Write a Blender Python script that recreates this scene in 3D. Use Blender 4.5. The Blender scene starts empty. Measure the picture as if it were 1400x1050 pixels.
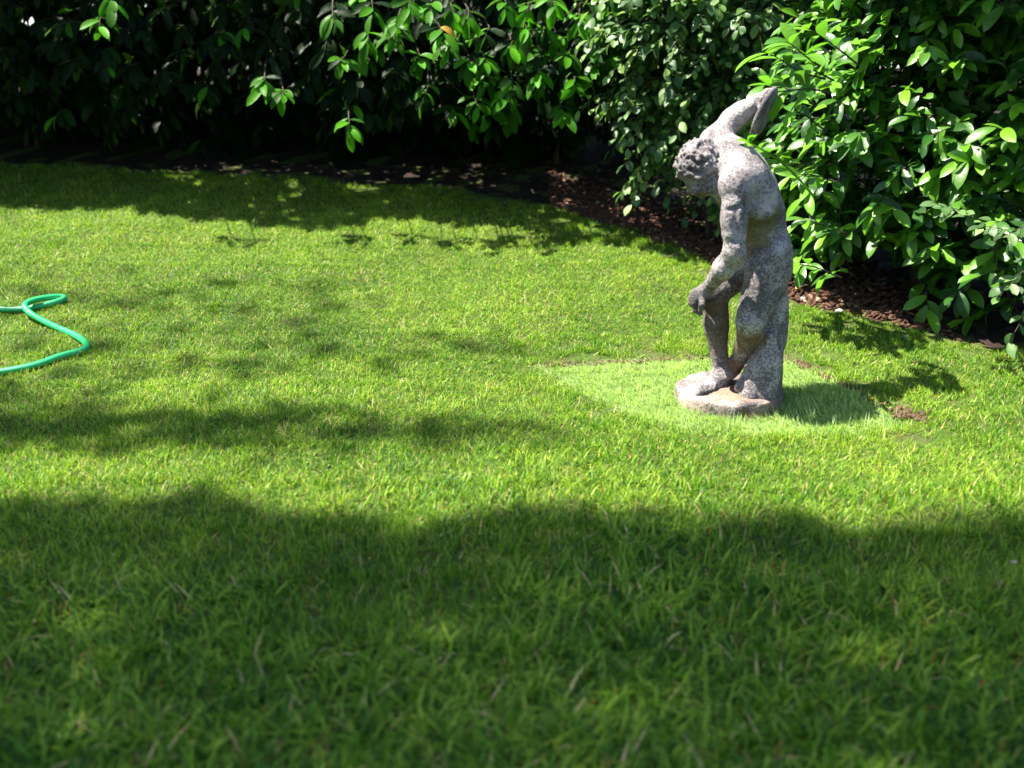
import bpy, bmesh, math, random
import numpy as np
from mathutils import Vector, Matrix

# ------------------------------------------------------------------ camera, sky, sun, exposure
scene = bpy.context.scene
COL = scene.collection
CAM_H, PITCH, FPX = 1.05, math.radians(18.8), 1250.0
SUN_EL, SUN_BACK = math.radians(62), math.radians(8)      # sun high on the left, almost square to the view

cam_data = bpy.data.cameras.new('camera')
cam_data.sensor_width = 36.0
cam_data.lens = 36.0 * FPX / 1400.0
cam_data.clip_start, cam_data.clip_end = 0.05, 500.0
cam_data.dof.use_dof = True
cam_data.dof.focus_distance = 3.3
cam_data.dof.aperture_fstop = 32.14e-3 / 0.0175
cam = bpy.data.objects.new('camera', cam_data)
cam.location = (0, 0, CAM_H)
cam.rotation_euler = (math.pi / 2 - PITCH, 0, 0)
COL.objects.link(cam)
scene.camera = cam

TO_SUN = Vector((-math.cos(SUN_EL) * math.cos(SUN_BACK), math.cos(SUN_EL) * math.sin(SUN_BACK), math.sin(SUN_EL)))
world = bpy.data.worlds.new('World')
scene.world = world
world.use_nodes = True
wn = world.node_tree.nodes
sky = wn.new('ShaderNodeTexSky')
sky.sky_type = 'NISHITA'
sky.sun_disc = False
sky.sun_elevation = SUN_EL
sky.sun_rotation = math.atan2(TO_SUN.x, TO_SUN.y)
wn['Background'].inputs['Strength'].default_value = 0.085
world.node_tree.links.new(sky.outputs['Color'], wn['Background'].inputs['Color'])

sun_data = bpy.data.lights.new('sun', 'SUN')
sun_data.energy = 5.0
sun_data.angle = math.radians(0.53)
sun_data.color = (1.0, 0.93, 0.82)
sun = bpy.data.objects.new('sun', sun_data)
sun.rotation_euler = TO_SUN.to_track_quat('Z', 'Y').to_euler()
sun.location = TO_SUN * 30
COL.objects.link(sun)

scene.view_settings.view_transform = 'Standard'
scene.view_settings.look = 'None'
scene.view_settings.gamma = 1.0
scene.view_settings.use_curve_mapping = False
scene.view_settings.exposure = 2.28
scene.cycles.use_adaptive_sampling = True
scene.cycles.adaptive_threshold = 0.02
scene.cycles.max_bounces = 5
scene.cycles.diffuse_bounces = 3
scene.cycles.glossy_bounces = 2
scene.cycles.transmission_bounces = 4
scene.cycles.transparent_max_bounces = 4

# ------------------------------------------------------------------ helpers
SP, CP = math.sin(PITCH), math.cos(PITCH)
def ray(px, py):
    """direction, from the camera, of a measured point of the photograph (1400 x 1050)"""
    a, b = (px - 700.0) / FPX, (525.0 - py) / FPX
    return np.array((a, CP + b * SP, -SP + b * CP))
def at(px, py, Y):
    """measured point at the distance Y from the camera's plane of feet"""
    d = ray(px, py)
    return np.array((0, 0, CAM_H)) + d * (Y / d[1])

def link(o, parent=None):
    COL.objects.link(o)
    if parent is not None:
        o.parent = parent
    return o
def tag(o, label=None, cat=None, group=None, kind=None):
    for k, v in (('label', label), ('category', cat), ('group', group), ('kind', kind)):
        if v:
            o[k] = v
    return o
def empty(name, loc):
    o = bpy.data.objects.new(name, None)
    o.empty_display_size = 0.05
    o.location = loc
    return link(o)
def cross(a, b):
    return np.array((a[1] * b[2] - a[2] * b[1], a[2] * b[0] - a[0] * b[2], a[0] * b[1] - a[1] * b[0]))
def unit(v):
    v = np.asarray(v, float)
    return v / math.sqrt(v @ v)
def mesh_obj(name, verts, faces, mat=None, parent=None, smooth=True, loops=None):
    me = bpy.data.meshes.new(name)
    verts = np.asarray(verts, dtype=np.float32)
    faces = np.asarray(faces, dtype=np.int32)
    n = faces.shape[1]
    me.vertices.add(len(verts)); me.vertices.foreach_set('co', verts.ravel())
    me.loops.add(faces.size); me.loops.foreach_set('vertex_index', faces.ravel())
    me.polygons.add(len(faces)); me.polygons.foreach_set('loop_start', np.arange(0, faces.size, n, dtype=np.int32))
    me.update(calc_edges=True)
    me.validate()
    if smooth:
        me.polygons.foreach_set('use_smooth', np.ones(len(me.polygons), dtype=bool))
    if mat:
        me.materials.append(mat)
    o = bpy.data.objects.new(name, me)
    return link(o, parent)
# ------------------------------------------------------------------ materials
class NT:
    """small helper to write node trees in few lines"""
    def __init__(s, name):
        s.m = bpy.data.materials.new(name); s.m.use_nodes = True
        s.t = s.m.node_tree; s.t.nodes.clear()
        s.out = s.t.nodes.new('ShaderNodeOutputMaterial')
    def n(s, typ, ins=None, **props):
        nd = s.t.nodes.new('ShaderNode' + typ)
        for k, v in props.items():
            setattr(nd, k, v)
        for k, v in (ins or {}).items():
            s.set(nd.inputs[k], v)
        return nd
    def set(s, sock, v):
        if isinstance(v, bpy.types.NodeSocket):
            s.t.links.new(v, sock)
        elif isinstance(v, (tuple, list)) and len(v) == 3 and sock.type == 'RGBA':
            sock.default_value = (*v, 1)
        else:
            sock.default_value = v
    def mix(s, f, a, b, mode='MIX'):
        nd = s.n('Mix', data_type='RGBA', blend_type=mode)
        s.set(nd.inputs[0], f); s.set(nd.inputs[6], a); s.set(nd.inputs[7], b)
        return nd.outputs[2]
    def ramp(s, f, lo, hi, a=0.0, b=1.0):
        nd = s.n('MapRange', {'Value': f, 'From Min': lo, 'From Max': hi, 'To Min': a, 'To Max': b})
        return nd.outputs[0]
    def noise(s, vec, scale, detail=4, rough=.6, dist=0.0):
        return s.n('TexNoise', {'Vector': vec, 'Scale': scale, 'Detail': detail, 'Roughness': rough, 'Distortion': dist}).outputs['Fac']
    def math(s, op, a, b=0.0):
        nd = s.n('Math', operation=op); s.set(nd.inputs[0], a); s.set(nd.inputs[1], b)
        return nd.outputs[0]
    def surf(s, sh):
        s.t.links.new(sh, s.out.inputs['Surface'])
        return s.m

def leaf_material(name, dark, mid, young, rough=.32, trans=.35, scale=14, spec=.5, young_trans=(1.5, 1.9, .7)):
    """leaf: tint 0 old and dark, 1 young and pale; light passes through the blade; paler veins and blotches"""
    t = NT(name)
    tint = t.n('Attribute', attribute_name='tint', attribute_type='GEOMETRY').outputs['Fac']
    pos = t.n('NewGeometry')
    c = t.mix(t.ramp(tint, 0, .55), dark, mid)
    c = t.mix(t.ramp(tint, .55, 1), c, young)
    c = t.mix(t.ramp(tint, 1.3, 1.6), c, (.30, .19, .025))
    nz = t.noise(pos.outputs['Position'], scale, 3)
    c = t.mix(t.ramp(nz, .35, .7, 0, .45), c, t.mix(.5, c, (.02, .03, .006)))
    back = t.mix(.40, c, (.09, .17, .04))
    c = t.mix(pos.outputs['Backfacing'], c, back)
    p = t.n('BsdfPrincipled', {'Base Color': c, 'Roughness': t.ramp(nz, .3, .7, rough - .06, rough + .14), 'Specular IOR Level': spec})
    fine = t.noise(pos.outputs['Position'], 70, 2)
    p_n = t.n('Bump', {'Strength': .35, 'Distance': .004, 'Height': fine})
    t.set(p.inputs['Normal'], p_n.outputs[0])
    tc = t.mix(1.0, c, young_trans, 'MULTIPLY')
    tr = t.n('BsdfTranslucent', {'Color': tc})
    mx = t.n('MixShader', {0: trans, 1: p.outputs[0], 2: tr.outputs[0]})
    return t.surf(mx.outputs[0])

def grass_material(name, dark, mid, light, straw, trans=.34):
    t = NT(name)
    tint = t.n('Attribute', attribute_name='tint', attribute_type='GEOMETRY').outputs['Fac']
    pos = t.n('NewGeometry').outputs['Position']
    big = t.noise(pos, 1.3, 3)
    med = t.noise(pos, 7, 3)
    v = t.math('MULTIPLY', tint, .80)
    v = t.math('ADD', v, t.ramp(big, .3, .7, -.12, .22))
    v = t.math('ADD', v, t.ramp(med, .3, .7, -.10, .12))
    c = t.mix(t.ramp(v, .05, .5), dark, mid)
    c = t.mix(t.ramp(v, .5, .95), c, light)
    c = t.mix(t.ramp(tint, .955, .957), c, (.20, .085, .020))
    c = t.mix(t.ramp(tint, .965, .972), c, straw)
    p = t.n('BsdfPrincipled', {'Base Color': c, 'Roughness': .45, 'Specular IOR Level': .18})
    tr = t.n('BsdfTranslucent', {'Color': t.mix(1.0, c, (1.5, 1.7, .8), 'MULTIPLY')})
    mx = t.n('MixShader', {0: trans, 1: p.outputs[0], 2: tr.outputs[0]})
    return t.surf(mx.outputs[0])

def ground_material(name, a, b, c_, scale=30, bump=.02):
    t = NT(name)
    pos = t.n('NewGeometry').outputs['Position']
    n1 = t.noise(pos, scale, 6, .7); n2 = t.noise(pos, scale * .12, 3)
    c = t.mix(t.ramp(n1, .35, .65), a, b)
    c = t.mix(t.ramp(n2, .45, .7), c, c_)
    bp = t.n('Bump', {'Strength': .8, 'Distance': bump, 'Height': n1})
    p = t.n('BsdfPrincipled', {'Base Color': c, 'Roughness': .9, 'Normal': bp.outputs[0], 'Specular IOR Level': .2})
    return t.surf(p.outputs[0])

def stone_material(name, stains, base_a, base_b, dark=.5, moss=.0):
    """weathered cast stone: pale body, dark lichen specks, pale flecks, brown and ochre stains at given spots"""
    t = NT(name)
    pos = t.n('TexCoord').outputs['Object']
    n1 = t.noise(pos, 9, 5, .65); n2 = t.noise(pos, 135, 4, .62); n3 = t.noise(pos, 230, 3, .6)
    n4 = t.noise(pos, 16, 4, .6, .6)
    c = t.mix(t.ramp(n1, .38, .62), base_a, base_b)
    n5 = t.noise(pos, 5.5, 5, .6, .8)
    c = t.mix(t.ramp(n4, .50, .70, 0, .6), c, tuple(v * .5 for v in base_b))
    c = t.mix(t.ramp(n5, .49, .62, 0, .74), c, (.080, .068, .070))
    c = t.mix(t.ramp(n5, .30, .42, .5, 0), c, tuple(min(.5, v * 1.35) for v in base_a))
    # dark lichen: clustered specks
    clus = t.math('ADD', t.ramp(n1, .32, .66, .13, -.07), t.ramp(n4, .35, .68, .06, -.05))
    clus = t.math('ADD', clus, t.ramp(t.n('SeparateXYZ', {0: pos}).outputs[2], .40, .72, -.04, .022))
    sp = t.ramp(t.math('SUBTRACT', n2, clus), .50 - dark * .08, .56 - dark * .08)
    c = t.mix(t.math('MULTIPLY', sp, .72), c, (.040, .034, .038))
    fl = t.ramp(n3, .60, .66)
    c = t.mix(t.math('MULTIPLY', fl, .55), c, (.38, .365, .35))
    for (p, r, col, amt) in stains:
        d = t.n('VectorMath', operation='DISTANCE'); t.set(d.inputs[0], pos); d.inputs[1].default_value = tuple(p)
        k = t.math('ADD', d.outputs['Value'], t.ramp(n4, .3, .7, -.5 * r, .5 * r))
        k = t.ramp(k, r * .55, r * 1.05, amt, 0)
        c = t.mix(k, c, t.mix(t.ramp(n2, .4, .65, 0, .5), col, t.mix(.7, col, (.03, .025, .02))))
    vor = t.n('TexVoronoi', {'Vector': pos, 'Scale': 85.0}).outputs['Distance']
    hgt = t.math('ADD', t.math('MULTIPLY', n2, .8), t.math('MULTIPLY', n3, .5))
    hgt = t.math('ADD', hgt, t.ramp(vor, 0, .28, -.35, 0))
    bp = t.n('Bump', {'Strength': .75, 'Distance': .0055, 'Height': hgt})
    p = t.n('BsdfPrincipled', {'Base Color': c, 'Roughness': .88, 'Normal': bp.outputs[0], 'Specular IOR Level': .25})
    return t.surf(p.outputs[0])

def plain_material(name, col, rough=.5, spec=.5, var=.25, scale=40):
    t = NT(name)
    pos = t.n('TexCoord').outputs['Object']
    n = t.noise(pos, scale, 4)
    c = t.mix(t.ramp(n, .35, .68, 0, var), col, tuple(v * .4 for v in col))
    bp = t.n('Bump', {'Strength': .25, 'Distance': .003, 'Height': n})
    p = t.n('BsdfPrincipled', {'Base Color': c, 'Roughness': rough, 'Specular IOR Level': spec, 'Normal': bp.outputs[0]})
    return t.surf(p.outputs[0])
# ------------------------------------------------------------------ the statue
class Field:
    """smooth union of round cones and ellipsoids on a grid, turned into one continuous surface"""
    def __init__(s, lo, hi, h):
        s.lo, s.h = np.array(lo, float), h
        s.n = np.ceil((np.array(hi) - s.lo) / h).astype(int) + 1
        s.F = np.full(tuple(s.n), 0.2, dtype=np.float32)
        s.ax = [s.lo[i] + h * np.arange(s.n[i]) for i in range(3)]
    def _sub(s, lo, hi):
        i0 = np.clip(np.floor((np.array(lo) - s.lo) / s.h).astype(int), 0, s.n - 1)
        i1 = np.clip(np.ceil((np.array(hi) - s.lo) / s.h).astype(int) + 1, 1, s.n)
        sl = tuple(slice(a, b) for a, b in zip(i0, i1))
        X, Y, Z = np.meshgrid(*[s.ax[i][sl[i]] for i in range(3)], indexing='ij')
        return sl, np.stack((X, Y, Z), -1)
    def _put(s, sl, d, k, cut=False):
        a = s.F[sl]
        if cut:
            d = -d
            hh = np.maximum(k - np.abs(a - d), 0) / k
            s.F[sl] = np.maximum(a, d) + hh * hh * k * 0.25
        else:
            hh = np.maximum(k - np.abs(a - d), 0) / k
            s.F[sl] = np.minimum(a, d) - hh * hh * k * 0.25
    def cone(s, a, b, ra, rb, k=0.02, cut=False):
        a, b = np.asarray(a, float), np.asarray(b, float)
        m = max(ra, rb) + k + 0.01
        sl, P = s._sub(np.minimum(a, b) - m, np.maximum(a, b) + m)
        if 0 in P.shape: return
        ab = b - a
        t = np.clip(((P - a) @ ab) / max(ab @ ab, 1e-12), 0, 1)
        d = np.linalg.norm(P - a - t[..., None] * ab, axis=-1) - (ra + (rb - ra) * t)
        s._put(sl, d, k, cut)
    def ell(s, c, r, ax=None, k=0.02, cut=False):
        c, r = np.asarray(c, float), np.asarray(r, float)
        m = r.max() + k + 0.01
        sl, P = s._sub(c - m, c + m)
        if 0 in P.shape: return
        Q = P - c
        if ax is not None:
            Q = Q @ np.asarray(ax, float).T
        k0 = np.linalg.norm(Q / r, axis=-1)
        k1 = np.linalg.norm(Q / (r * r), axis=-1) + 1e-9
        s._put(sl, k0 * (k0 - 1) / k1, k, cut)
    def mesh(s):
        F, n = s.F, s.n
        neg = F < 0
        cn = n - 1
        acc = np.zeros((*cn, 3)); cnt = np.zeros(tuple(cn))
        base = np.stack(np.meshgrid(*[np.arange(c) for c in cn], indexing='ij'), -1).astype(float)
        corner = lambda o: tuple(slice(o[i], o[i] + cn[i]) for i in range(3))
        for axis in range(3):
            e = [0, 0, 0]; e[axis] = 1
            o1, o2 = [i for i in range(3) if i != axis]
            for a in (0, 1):
                for b in (0, 1):
                    p0 = [0, 0, 0]; p0[o1], p0[o2] = a, b
                    p1 = [p0[i] + e[i] for i in range(3)]
                    f0, f1 = F[corner(p0)], F[corner(p1)]
                    m = (f0 < 0) != (f1 < 0)
                    t = np.where(m, f0 / np.where(m, f0 - f1, 1), 0)
                    for i in range(3):
                        acc[..., i] += m * (p0[i] + (t if i == axis else 0))
                    cnt += m
        act = cnt > 0
        idx = np.full(tuple(cn), -1, dtype=np.int64)
        idx[act] = np.arange(act.sum())
        V = s.lo + s.h * (base[act] + acc[act] / cnt[act][:, None])
        quads = []
        for axis in range(3):
            o1, o2 = [(1, 2), (2, 0), (0, 1)][axis]
            sl0 = [slice(1, -1)] * 3; sl0[axis] = slice(0, -1)
            sl1 = [slice(1, -1)] * 3; sl1[axis] = slice(1, None)
            n0, n1 = neg[tuple(sl0)], neg[tuple(sl1)]
            ii = np.argwhere(n0 != n1)
            if not len(ii): continue
            flip = n0[tuple(ii.T)]
            g = ii + 1; g[:, axis] -= 1
            def cell(d1, d2):
                q = g.copy(); q[:, o1] += d1; q[:, o2] += d2
                return idx[tuple(q.T)]
            q = np.stack((cell(-1, -1), cell(0, -1), cell(0, 0), cell(-1, 0)), -1)
            q[~flip] = q[~flip][:, ::-1]
            quads.append(q)
        return V, np.concatenate(quads)

def frame(u, v):
    """rows: u, v made square to u, and the third axis"""
    u = unit(u); v = np.asarray(v, float); v = unit(v - u * (u @ v))
    return np.array((u, v, np.cross(u, v)))

SY = 2.93                                     # the statue's distance
SBASE = at(996, 540, SY); SBASE[2] = 0.0
U = 0.00249                                   # metres for one measured pixel there
def J(px, py, w=0.0):
    return at(px, py, SY + w)

def build_statue(mat_stone, mat_base, mat_discus):
    rng = random.Random(4)
    root = empty('stone_statue', SBASE)
    tag(root, 'weathered grey stone statue of a bending athlete on a round base', 'statue')
    lo = np.array((.49, SY - 0.28, 0.02)); hi = np.array((.98, SY + 0.24, 1.06))
    f = Field(lo, hi, 0.004)
    R = lambda p: p * U
    # torso: rib cage, waist, pelvis
    spine = unit(J(995, 205) - J(1062, 308))
    side = unit(J(972, 200, .12) - J(1003, 252, -.12))           # from the near shoulder to the far one
    A = frame(spine, side)
    f.ell(J(1022, 256, -.005), (R(56), .112, R(34.5)), A, k=.03)
    f.ell(J(1010, 234, .005), (R(32), .128, R(30)), A, k=.03)    # shoulder girdle
    f.cone(J(1047, 296, 0.01), J(1050, 335, .0), R(21), R(25), k=.04)
    f.ell(J(1046, 300, .0), (.066, .072, .054), frame((0, 0, 1), (0, 1, 0)), k=.03)
    f.ell(J(1048, 342, .0), (.085, .090, .064), frame((-.1, 0, 1), (0, 1, 0)), k=.04)
    # latissimus and shoulder blades, near and far
    f.cone(J(1032, 240, -.085), J(1046, 283, -.085), R(17), R(15), k=.025)
    f.cone(J(1026, 232, .06), J(1048, 275, .05), R(15), R(12), k=.03)
    f.ell(J(1024, 237, -.09), (R(22), R(15), R(11)), frame(J(1040, 215, -.05) - J(1020, 255, -.1), J(1040, 240) - J(1020, 225)), k=.022)
    f.ell(J(1010, 214, .045), (R(18), R(15), R(12)), frame(spine, side), k=.025)
    f.cone(J(1026, 212, -.005), J(1062, 285, 0), .008, .009, k=.02, cut=True)       # furrow of the spine
    f.cone(J(1008, 272, -.11), J(1044, 294, -.10), R(10), R(11), k=.02)          # pectoral running to the armpit
    f.cone(J(1000, 255, -.05), J(1012, 285, -.03), R(24), R(20), k=.03)             # chest
    f.cone(J(996, 248, .06), J(1010, 280, .05), R(22), R(18), k=.03)
    # belly folds
    f.ell(J(1034, 318, -.015), (.06, .075, .05), frame((0, 0, 1), (0, 1, 0)), k=.025)
    f.ell(J(1029, 333, -.02), (.032, .06, .042), frame((0, 0, 1), (0, 1, 0)), k=.012)
    f.ell(J(1033, 307, -.03), (.022, .05, .04), frame((0, 0, 1), (0, 1, 0)), k=.012)
    f.cone(J(1026, 313, -.105), J(1058, 303, -.105), .018, .014, k=.02, cut=True)     # crease under the ribs
    f.ell(J(1020, 356, -.022), (.024, .022, .022), None, k=.012)
    f.cone(J(1020, 352, -.03), J(1015, 362, -.035), .010, .009, k=.008)
    # buttocks
    f.ell(J(1057, 350, -.052), (.068, .052, .055), frame((.15, 0, 1), (0, 1, 0)), k=.02)
    f.ell(J(1055, 346, .05), (.066, .052, .055), frame((.15, 0, 1), (0, 1, 0)), k=.02)
    # near leg: thigh, knee, shin, trailing foot
    hipn, kneen, ankn = J(1051, 350, -.062), J(1027, 440, -.085), J(1011, 492, .015)
    f.cone(hipn, kneen, R(25), R(16.5), k=.03)
    f.cone(J(1043, 372, -.075), J(1025, 425, -.095), R(16), R(14), k=.03)
    f.cone(J(1062, 372, -.06), J(1040, 425, -.075), R(19), R(13), k=.03)
    f.ell(J(1021, 440, -.105), (.040, .034, .032), frame(kneen - hipn, (1, 0, 0)), k=.014)
    f.cone(J(1012, 434, -.10), J(1030, 437, -.12), .006, .006, k=.01, cut=True)
    f.cone(kneen, ankn, R(17), R(10), k=.022)
    f.cone(J(1031, 455, -.06), J(1022, 475, -.02), R(14), R(11), k=.02)
    f.cone(ankn, J(1003, 504, .025), R(10), R(10), k=.015)
    f.cone(J(1003, 504, .025), J(996, 510, .0), R(9), R(7), k=.012)
    for i in range(4):
        f.cone(J(998 + 3 * i, 510, .005), J(993 + 3 * i, 516, -.012), R(3.4), R(2.8), k=.005)
    f.cone(J(1048, 334, -.112), J(1018, 366, -.095), .014, .012, k=.02, cut=True)   # groin line
    # far leg: thigh, knee, straight shin, planted foot
    f.cone(J(1028, 385, -.135), J(1020, 430, -.135), .006, .005, k=.014, cut=True)
    f.cone(J(1050, 385, -.135), J(1036, 432, -.125), .007, .005, k=.014, cut=True)
    hipf, kneef, ankf = J(1040, 350, .06), J(977, 402, .035), J(986, 512, .03)
    f.cone(hipf, kneef, R(25), R(17), k=.03)
    f.ell(J(974, 399, .025), (.042, .042, .045), None, k=.02)
    f.cone(kneef, J(979, 445, .035), R(16), R(15.5), k=.02)
    f.cone(J(981, 420, .045), J(983, 460, .045), R(12), R(10), k=.02)
    f.cone(J(978, 440, .035), ankf, R(15), R(9.5), k=.02)
    f.ell(J(992, 511, .02), (.012, .012, .012), None, k=.008)
    heel = J(991, 521, .03)
    f.cone(ankf, heel, R(10), R(9), k=.015)
    f.cone(J(985, 514, .02), J(968, 530, -.03), R(12), R(10), k=.018)
    f.cone(heel, J(973, 533, -.02), R(10), R(9), k=.015)
    for i, L in enumerate((1.0, 1.0, .93, .84, .72)):
        a = J(958 + 4.6 * i, 531 + 1.5 * i, -.045 + .006 * i)
        b = a + np.array((-.020, -.052, 0)) * L
        a[2] = .062; b[2] = .053
        rr = .0125 if i == 0 else .0095
        f.cone(a, (a + b) / 2 + np.array((0, 0, .004)), rr, rr, k=.004)
        f.cone((a + b) / 2 + np.array((0, 0, .004)), b, rr, rr * .85, k=.004)
    # near arm, leaner than the rest
    RA = lambda p: p * U * .84
    shn, eln, wrn = J(1007, 254, -.12), J(1004, 344, -.165), J(966, 396, -.055)
    f.ell(J(1006, 252, -.125), (.056, .050, .044), frame(J(1005, 300, -.14) - shn, (1, 0, 0)), k=.03)
    f.cone(shn, J(1003, 300, -.15), RA(18), RA(16), k=.022)
    f.cone(J(1003, 300, -.15), eln, RA(16), RA(14), k=.02)
    f.cone(J(1000, 283, -.155), J(999, 318, -.165), RA(12.5), RA(11), k=.022)
    f.cone(J(1009, 285, -.145), J(1009, 320, -.155), RA(10.5), RA(9), k=.022)
    f.ell(J(1010, 349, -.16), (.016, .016, .018), None, k=.012)
    f.cone(eln, J(990, 366, -.13), RA(15), RA(15.5), k=.02)
    f.cone(J(990, 366, -.13), wrn, RA(15.5), RA(9.5), k=.02)
    f.cone(J(1018, 280, -.165), J(994, 288, -.185), .005, .004, k=.012, cut=True)   # groove under the deltoid
    f.cone(J(1006, 292, -.19), J(1006, 330, -.195), .004, .004, k=.012, cut=True)
    palm = J(954, 405, -.03)
    f.cone(wrn, palm, R(9.5), R(10.5), k=.012)
    f.cone(palm, J(950, 412, -.02), R(10), R(9), k=.01)
    for i in range(4):
        off = np.array((.004 * i, -.040 + .0185 * i, .004))
        k0 = J(947, 411, 0) + off
        k1 = J(948, 421, 0) + off * .95
        k2 = J(954, 427, 0) + off * .9
        f.cone(palm + off * .5, k0, R(4.4), R(4.2), k=.005)
        f.cone(k0, k1, R(4.2), R(3.9), k=.004)
        f.cone(k1, k2, R(3.9), R(3.3), k=.004)
    f.cone(J(961, 405, -.06), J(960, 416, -.075), R(4.6), R(4.2), k=.006)
    f.cone(J(960, 416, -.075), J(958, 424, -.06), R(4.2), R(3.5), k=.005)
    # far arm, raised behind
    shf, elf, wrf = J(978, 196, .115), J(1003, 163, .13), J(1031, 143, .10)
    f.ell(J(978, 196, .10), (.055, .048, .05), frame(elf - shf, side), k=.03)
    f.cone(J(992, 207, .07), shf, R(20), R(17), k=.03)
    f.cone(shf, elf, R(17), R(14), k=.02)
    f.cone(J(982, 184, .12), J(998, 166, .13), R(11), R(10), k=.02)
    f.cone(elf, J(1016, 153, .115), R(14), R(13), k=.02)
    f.cone(J(1016, 153, .115), wrf, R(13), R(9), k=.02)
    hand = J(1039, 136, .09)
    f.cone(wrf, hand, R(9), R(9), k=.012)
    for i in range(4):
        a = hand + np.array((.004, -.025 + .017 * i, .004))
        b = J(1048, 125, .075 + .02 * i); c = J(1055, 124, .07 + .02 * i)
        f.cone(a, b, R(4), R(3.8), k=.005); f.cone(b, c, R(3.8), R(3.1), k=.004)
    f.cone(hand, J(1040, 150, .055), R(4.5), R(3.6), k=.006)
    # neck and head, looking down
    hc = J(959, 230, -.015)
    face = unit((-.10, -.12, -.97)); crown = np.array((-.93, -.10, .10))
    H = frame(face, crown)                      # rows: face, crown, lateral
    face, crown, lat = H
    HS = .87                                    # the head's size
    hp = lambda a, b, c: hc + (face * a + crown * b + lat * c) * HS
    f.cone(J(998, 216, .0), hp(-.012, -.055, 0), .062, .050, k=.03)
    f.cone(J(1006, 210, .05), J(975, 222, .0), .04, .035, k=.03)
    f.cone(J(1008, 226, -.06), J(975, 228, -.01), .04, .035, k=.03)
    f.ell(hp(-.008, .012, 0), (.067, .058, .057), H, k=.02)
    f.ell(hp(.045, -.018, 0), (.038, .052, .050), H, k=.025)
    f.cone(hp(.050, -.045, 0), hp(.062, -.066, 0), .034, .023, k=.02)            # jaw to chin
    f.cone(hp(.082, .020, -.034), hp(.082, .020, .034), .012, .012, k=.012)      # brow
    f.cone(hp(.088, .016, 0), hp(.096, -.018, 0), .007, .010, k=.007)            # nose
    for sg in (-1, 1):
        f.ell(hp(.088, .004, .026 * sg), (.014, .009, .015), H, k=.008, cut=True)
        f.ell(hp(.079, .004, .025 * sg), (.010, .007, .011), H, k=.003)
        f.ell(hp(.068, -.018, .036 * sg), (.018, .02, .016), H, k=.014)
        f.ell(hp(.000, -.012, .066 * sg), (.016, .024, .010), H, k=.006)         # ears
    f.cone(hp(.088, -.037, -.016), hp(.088, -.037, .016), .006, .006, k=.005)
    f.cone(hp(.086, -.048, -.013), hp(.086, -.048, .013), .006, .006, k=.005)
    f.cone(hp(.094, -.0425, -.018), hp(.094, -.0425, .018), .0025, .0025, k=.004, cut=True)
    # curls of hair over the skull
    for i in range(420):
        v = unit([rng.gauss(0, 1) for _ in range(3)])
        a, b, c = v
        if a > .50 - .25 * (b < -.1) or (b < -.72) or (a > .1 and b < -.25):
            continue
        p = hp(-.008 + .084 * a, .012 + .073 * b, .071 * c)
        if i % 2:
            t = unit(np.cross(v, [rng.gauss(0, 1) for _ in range(3)])) * .010
            f.cone(p - t, p + t, .0075, .0060, k=.0035)
        else:
            f.ell(p, (.0095, .0095, .0095), None, k=.003)
            f.ell(p + (p - hc) * .12, (.0055, .0055, .0055), None, k=.002, cut=True)
    V, Q = f.mesh()
    # weathering: shallow hollows in the stone
    nz = np.zeros(len(V))
    for q in range(14):
        w = np.array([rng.gauss(0, 1) for _ in range(3)]) * rng.choice((45, 80, 130))
        nz += np.sin(V @ w + rng.uniform(0, 6.28)) * 0.00035
    V = V + nz[:, None] * np.array((.5, .5, .7))
    mesh_obj('figure', V - SBASE, Q, mat_stone, root)

    # tree stump the near thigh leans on
    lo = np.array((J(985, 560)[0], SY - 0.28, 0.02)); hi = np.array((J(1100, 560)[0], SY + 0.10, .70))
    g = Field(lo, hi, 0.005)
    foot = J(1040, 541, -.06); foot[2] = .05
    g.cone(foot, J(1052, 470, -.03), R(27), R(19), k=.02)
    g.cone(J(1052, 470, -.03), J(1063, 382, -.01), R(19), R(14), k=.02)
    for (x0, y0, w0, x1, y1, w1, r0, r1) in ((1012, 530, -.07, 1027, 502, -.05, 8, 6), (1024, 546, -.1, 1043, 485, -.07, 14, 10),
                                             (1046, 550, -.1, 1054, 460, -.06, 15, 11), (1055, 535, -.04, 1062, 440, -.02, 11, 8),
                                             (1032, 524, -.02, 1045, 480, -.02, 15, 10)):
        a = J(x0, y0, w0); a[2] = max(a[2], .04)
        g.cone(a, J(x1, y1, w1), R(r0), R(r1), k=.012)
    for i in range(46):
        t = rng.random(); an = rng.uniform(0, 6.28)
        c = foot * (1 - t) + J(1064, 390, -.01) * t
        r = R(25 - 12 * t)
        p = c + np.array((math.cos(an) * r, math.sin(an) * r, 0))
        if i % 3:
            g.ell(p - np.array((math.cos(an), math.sin(an), 0)) * .008, (.014, .014, .05), None, k=.016)
        else:
            g.ell(p, (.007, .007, .045), None, k=.012, cut=True)
    V, Q = g.mesh()
    mesh_obj('tree_stump', V - SBASE, Q, mat_stone, root)

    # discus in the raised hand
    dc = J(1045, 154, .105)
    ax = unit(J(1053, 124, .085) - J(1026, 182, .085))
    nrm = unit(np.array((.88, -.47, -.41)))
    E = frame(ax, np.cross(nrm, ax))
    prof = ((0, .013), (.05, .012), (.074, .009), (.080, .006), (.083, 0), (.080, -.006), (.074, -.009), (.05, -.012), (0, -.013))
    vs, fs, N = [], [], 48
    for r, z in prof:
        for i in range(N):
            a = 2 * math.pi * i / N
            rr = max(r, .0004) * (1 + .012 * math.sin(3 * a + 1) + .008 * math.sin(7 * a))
            vs.append(dc + E[0] * rr * math.cos(a) + E[1] * rr * math.sin(a) + E[2] * z)
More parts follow.
